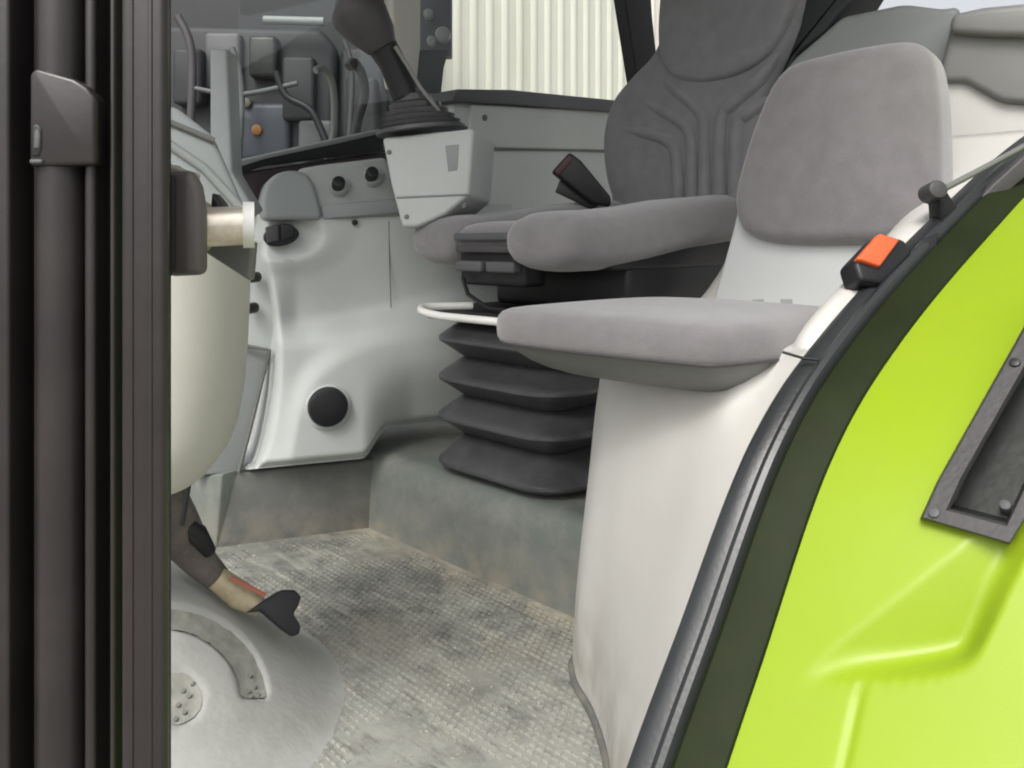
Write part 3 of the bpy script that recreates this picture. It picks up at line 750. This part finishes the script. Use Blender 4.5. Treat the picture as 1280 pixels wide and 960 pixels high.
# ---------------------------------------------------------------- door post in the foreground
dp = empty('door_post', P(110, 960, .43), 'tall black ribbed door post close to the camera', 'door post')
ZT, ZB = 1.15, .12
def upright(name, x0, x1, d, m, th=.02, bw=.002, z0=ZB, z1=ZT, par=None):
    a = P(x0, 300, d); b = P(x1, 300, d)
    return prism(name, [Vector((a.x, d, z0)), Vector((b.x, d, z0)), Vector((b.x, d, z1)), Vector((a.x, d, z1))], Vector((0, th, 0)), m, par or dp, bw)
upright('backing', -70, 204, .446, M['post_dark'], .012)
upright('edge_strip', -60, 11, .424, M['post'], .024)
upright('rib', 14, 20, .436, M['post'], .012, .001)
upright('rib', 104, 118, .428, M['post'], .02, .0025)
upright('face_bar', 150, 206, .417, M['post'], .008, .003)
upright('rib', 163, 166, .4163, M['post'], .003, .0005)
upright('rib', 184, 190, .4163, M['post'], .003, .0006)
upright('rib', 137, 143, .43, M['post'], .012, .001)
upright('rib', 124, 129, .438, M['post'], .01, .001)
x72 = P(70, 300, .432).x
tube('rod', [Vector((x72, .438, ZB)), Vector((x72, .438, .64)), Vector((x72, .438, ZT))], .0132, M['post'], dp, 28)
lc = slab('latch_cover', facing(.4228), [(36, 208), (36, 92), (44, 84), (92, 98), (108, 108), (119, 122), (119, 206)], .012, M['post'], dp, .0022)
slab('latch_hole', facing(.4226), [(38, 196), (39, 156), (46, 154), (52, 160), (52, 184), (49, 196)], .004, M['recess'], lc, .0012, off=.0005)
slab('latch_tongue', facing(.4215), [(41, 186), (42, 164), (47, 160), (50, 170), (49, 186)], .004, M['machine_mid'], lc, .001)
upright('clip', 36, 52, .421, M['machine_mid'], .004, .001, P(0, 203, .414).z, P(0, 197, .414).z, lc)

dl = empty('door_lock', P(230, 345, .47), 'black door lock block with bright zinc striker pin fixed to the post', 'door lock')
slab('block', facing(.462), [(206, 346), (206, 213), (238, 213), (247, 232), (252, 262), (252, 344)], .012, M['block'], dl, .004)
slab('block_edge', facing(.46), [(207, 347), (207, 219), (218, 219), (218, 338)], .02, M['post_dark'], dl, .002)
slab('bolt', facing(.49), [(208, 218), (208, 203), (214, 208), (236, 214), (236, 220)], .02, M['zinc'], dl, .002)
pin = tube('striker_pin', [P(250, 284, .49), P(310, 282, .50)], .0122, M['zinc'], dl, 28)
tube('pin_flange', [P(249, 283, .49), P(258, 283, .49)], .0152, M['zinc'], pin, 28)
tube('pin_head', [P(304, 281, .50), P(318, 281, .502)], .0145, M['steel'], pin, 28)
slab('spring', facing(.5), [(262, 262), (264, 240), (276, 254), (278, 262)], .015, M['black'], dl, .002)
slab('bracket', facing(.52), [(254, 306), (316, 302), (312, 352), (300, 344), (256, 316)], .012, M['shell'], dl, .002)

# ---------------------------------------------------------------- steering column and dashboard
sc_ = empty('steering_column', P(200, 620, .86), 'cream rounded steering column cover behind the door post', 'steering column')
def column():
    rings = []
    for y, w, dx in ((607, 30, 6), (601, 52, 3), (588, 66, 0), (565, 84, 0), (535, 96, 0), (480, 106, 0), (420, 110, 0), (345, 113, 0), (312, 113, 0)):
        n = 40; c = P(193 + dx, y, .88); a = w / 1000 * .86; b = .10 * (w / 113) ** .5
        rings.append([c + Vector((a * math.copysign(abs(math.cos(t)) ** .8, math.cos(t)), b * math.copysign(abs(math.sin(t)) ** .8, math.sin(t)), 0)) for t in [2 * math.pi * k / n for k in range(n)]])
    loft('cover', rings, M['cream'], sc_, angle=60)
column()
tube('shaft', [P(165, 600, .9), P(150, 700, .98)], .03, M['frame'], sc_, 16)
tube('wire', [P(236, 604, .88), P(232, 630, .9), P(228, 655, .93)], .003, M['black'], sc_, 8)
da = empty('dashboard', P(240, 240, 1.05), 'grey dashboard edge with slanting ribs left of the window sill', 'dashboard')
slab('dash_panel', Plane(P(240, 220, 1.0), Vector((.5, -1, .2))), [(150, 120), (222, 132), (268, 168), (318, 282), (318, 330), (150, 330)], .08, M['plastic_cool'], da, .01)
PD = Plane(P(240, 220, 1.0), Vector((.5, -1, .2)))
tube('rib', [PD(205, 176, .002), PD(255, 210, .002), PD(312, 272, .002)], .006, M['trim'], da, 10)
tube('rib', [PD(205, 150, .002), PD(268, 176, .002)], .004, M['base'], da, 10)
slab('side_post', facing(1.45), [(262, 60), (284, 60), (290, 215), (318, 262), (300, 275), (262, 190)], .06, M['plastic_cool'], da, .006)

# ---------------------------------------------------------------- pedal
pe = empty('foot_pedal', P(300, 790, 1.1), 'muddy dark pedal arm with butterfly shaped black pad above the floor hump', 'pedal')
tube('arm', [P(190, 612, 1.02), P(218, 658, 1.04), P(250, 702, 1.06), P(286, 738, 1.07)], [.036, .032, .021, .014], M['arm'], pe, 14)
tube('arm_cover', [P(226, 652, 1.03), P(246, 668, 1.035), P(262, 690, 1.05)], [.010, .014, .009], M['black'], pe, 12)
tube('link', [P(270, 722, 1.06), P(300, 744, 1.07), P(326, 760, 1.07)], [.015, .018, .012], M['brass'], pe, 12)
tube('spring', [P(288, 722, 1.05), P(312, 734, 1.055), P(332, 744, 1.06)], .003, mat('rusty_red', (.35, .12, .08), .6), pe, 8)
slab('pad', Plane(P(345, 765, 1.06), Vector((.5, -1, .5))), [(308, 766), (330, 750), (352, 737), (369, 737), (377, 746), (373, 758), (367, 767), (376, 782), (375, 792), (366, 796), (352, 786), (338, 774), (326, 764)], .018, M['black'], pe, .003)

# ---------------------------------------------------------------- window, sill, posts
wn = empty('side_window', RL(1.3, 1.64, .8), 'far side cab window with black sloping sill and dark rear post', 'window')
PS = Plane(RL(1.2, 1.62, .8), D(.12, -1, 0))
slab('sill', PS, [(284, 210), (288, 204), (330, 196), (420, 176), (480, 163), (480, 190), (420, 196), (330, 208), (296, 220)], .05, M['black'], wn, .004)
slab('sill_highlight', PS, [(282, 209), (290, 203), (330, 194.5), (420, 174), (480, 161), (480, 166), (420, 180), (330, 199), (292, 211)], .05, M['trim'], wn, .002, off=.006)  # pale strip paints the highlight on the sill's top edge
slab('lower_frame', PS, [(300, 216), (480, 190), (640, 180), (640, 260), (300, 270)], .04, mat('dull_plum_plastic', (.06, .045, .048), .6), wn, .004, off=-.02)
slab('front_post', PS, [(488, -120), (528, -120), (527, 60), (522, 110), (500, 110), (492, 60)], .06, M['cream'], wn, .01)
slab('post_foot', PS, [(524, 62), (563, 62), (556, 84), (552, 122), (520, 122)], .05, M['machine_mid'], wn, .006, off=-.005)
slab('post_back', PS, [(462, -120), (489, -120), (493, 60), (500, 90), (478, 60)], .03, M['machine'], wn, .004, off=-.03)
slab('rear_post', Plane(RL(2.05, 1.52, .8), D(-.3, -1, 0)), [(758, -150), (806, -150), (816, 20), (826, 110), (800, 120), (784, 20)], .06, M['black'], wn, .006)
slab('pane', PS, [(300, -200), (800, -200), (800, 130), (480, 165), (300, 205)], .005, M['glass'], wn, 0, off=-.03)
for i, path in enumerate(([(404, 196), (416, 172), (418, 130), (414, 100), (404, 86), (394, 88)], [(440, 190), (448, 150), (456, 118), (452, 92), (442, 78), (436, 84)])):
    o = tube('curved_hose', cr([PS(x, y, -.10 - .04 * i) for x, y in path], 5, False), [.009] * 26 if i == 0 else .013, (M['trim_warm'], M['frame'])[i], None, 10)
    tag(o, ('thin pale curved hose standing beyond the window sill', 'thicker dark curved hose beside the lever grip')[i], 'hose')
lamp = empty('lamp_bracket', P(545, 80, 2.3), 'dark mounting plate with small pale round lamps beside the front post', 'lamps')
slab('plate', facing(2.3), [(524, -60), (564, -60), (564, 70), (524, 70)], .05, M['machine'], lamp, .006)
for x, y, r in ((535, 16, .014), (539, 50, .014), (553, 42, .022)): cyl('lamp', P(x, y, 2.27), Vector((0, -1, 0)), r, .03, M['trim_warm'], lamp, .006, 20)

# cab roof above the picture
rf = empty('cab_roof', RL(.9, 1.0, 1.6), 'pale cab roof above the seats', 'roof')
prism('roof_shell', [RL(-.1, .30, 1.58), RL(2.0, .20, 1.58), RL(2.0, 1.75, 1.58), RL(-.1, 1.75, 1.58)], Vector((0, 0, .08)), M['trim'], rf, .02)

# ---------------------------------------------------------------- outside
hw = empty('metal_wall', RL(6, 4.6, -1.35), 'cream profiled steel wall of a hall seen through the far window', 'wall')
R0, R1 = 3.72, 11.0
prism('sheet', [RL(R0, 4.6, -1.35), RL(R1, 4.6, -1.35), RL(R1, 4.6, 4.2), RL(R0, 4.6, 4.2)], D(0, .12, 0), M['cladding'], hw)
k = 0; first = None
while R0 + .10 + k * .17 < R1 - .1:
    r = R0 + .08 + k * .17; k += 1
    if first is None:
        pts = [RL(r, 4.6, -1.35), RL(r + .03, 4.585, -1.35), RL(r + .06, 4.585, -1.35), RL(r + .09, 4.6, -1.35)]
        first = prism('rib', pts, Vector((0, 0, 5.5)), M['cladding'], hw)
    else:
        o = first.copy(); COL.objects.link(o); o.location = first.location + D(.17 * (k - 1), 0, 0)
mc = empty('farm_machine', P(350, 600, 4), 'dark grey machine parked beyond the front of the cab', 'machine')
slab('body', facing(4.2), [(60, -250), (524, -250), (524, 420), (60, 420)], .9, M['machine'], mc, .04)
slab('hood', facing(4.1), [(200, 30), (400, 34), (420, 60), (415, 230), (200, 230)], .12, M['machine'], mc, .04)
tube('rail', [P(330, 25, 4.0), P(405, 27, 4.0)], .022, M['trim'], mc, 12)
slab('side_panel', facing(4.12), [(425, 60), (480, 56), (486, 190), (425, 190)], .15, M['machine'], mc, .03)
slab('tank', facing(4.05), [(300, 128), (362, 128), (362, 200), (300, 200)], .1, M['blue'], mc, .03)
cyl('lamp', P(320, 162, 4.03), Vector((0, -1, 0)), .028, .06, M['amber'], mc, .01, 20)
cyl('lamp', P(307, 128, 4.03), Vector((0, -1, 0)), .026, .06, M['arm'], mc, .01, 20)

for x0, y0, x1, y1, d, m in ((215, 60, 252, 130, 4.0, 'machine'), (255, 40, 300, 112, 4.05, 'machine_mid'), (352, 70, 392, 150, 4.03, 'machine'), (372, 150, 415, 196, 4.0, 'machine_mid'), (432, 96, 470, 170, 3.98, 'machine'), (310, 44, 345, 96, 4.02, 'recess')):
    slab('casing', facing(d), [(x0, y0), (x1, y0), (x1, y1), (x0, y1)], .12, M[m], mc, .02)
for pts, r, m in (([(222, 20), (240, 70), (236, 200)], .02, 'frame'), ([(290, 60), (302, 110), (298, 200)], .016, 'machine_mid'), ([(345, 90), (358, 120), (390, 140), (412, 190)], .018, 'black'), ([(430, 50), (440, 90), (436, 180)], .014, 'frame'), ([(240, 110), (300, 118), (372, 104)], .013, 'machine_mid')):
    tube('pipe', cr([P(x, y, 3.92) for x, y in pts], 6, False), r, M[m], mc, 10)
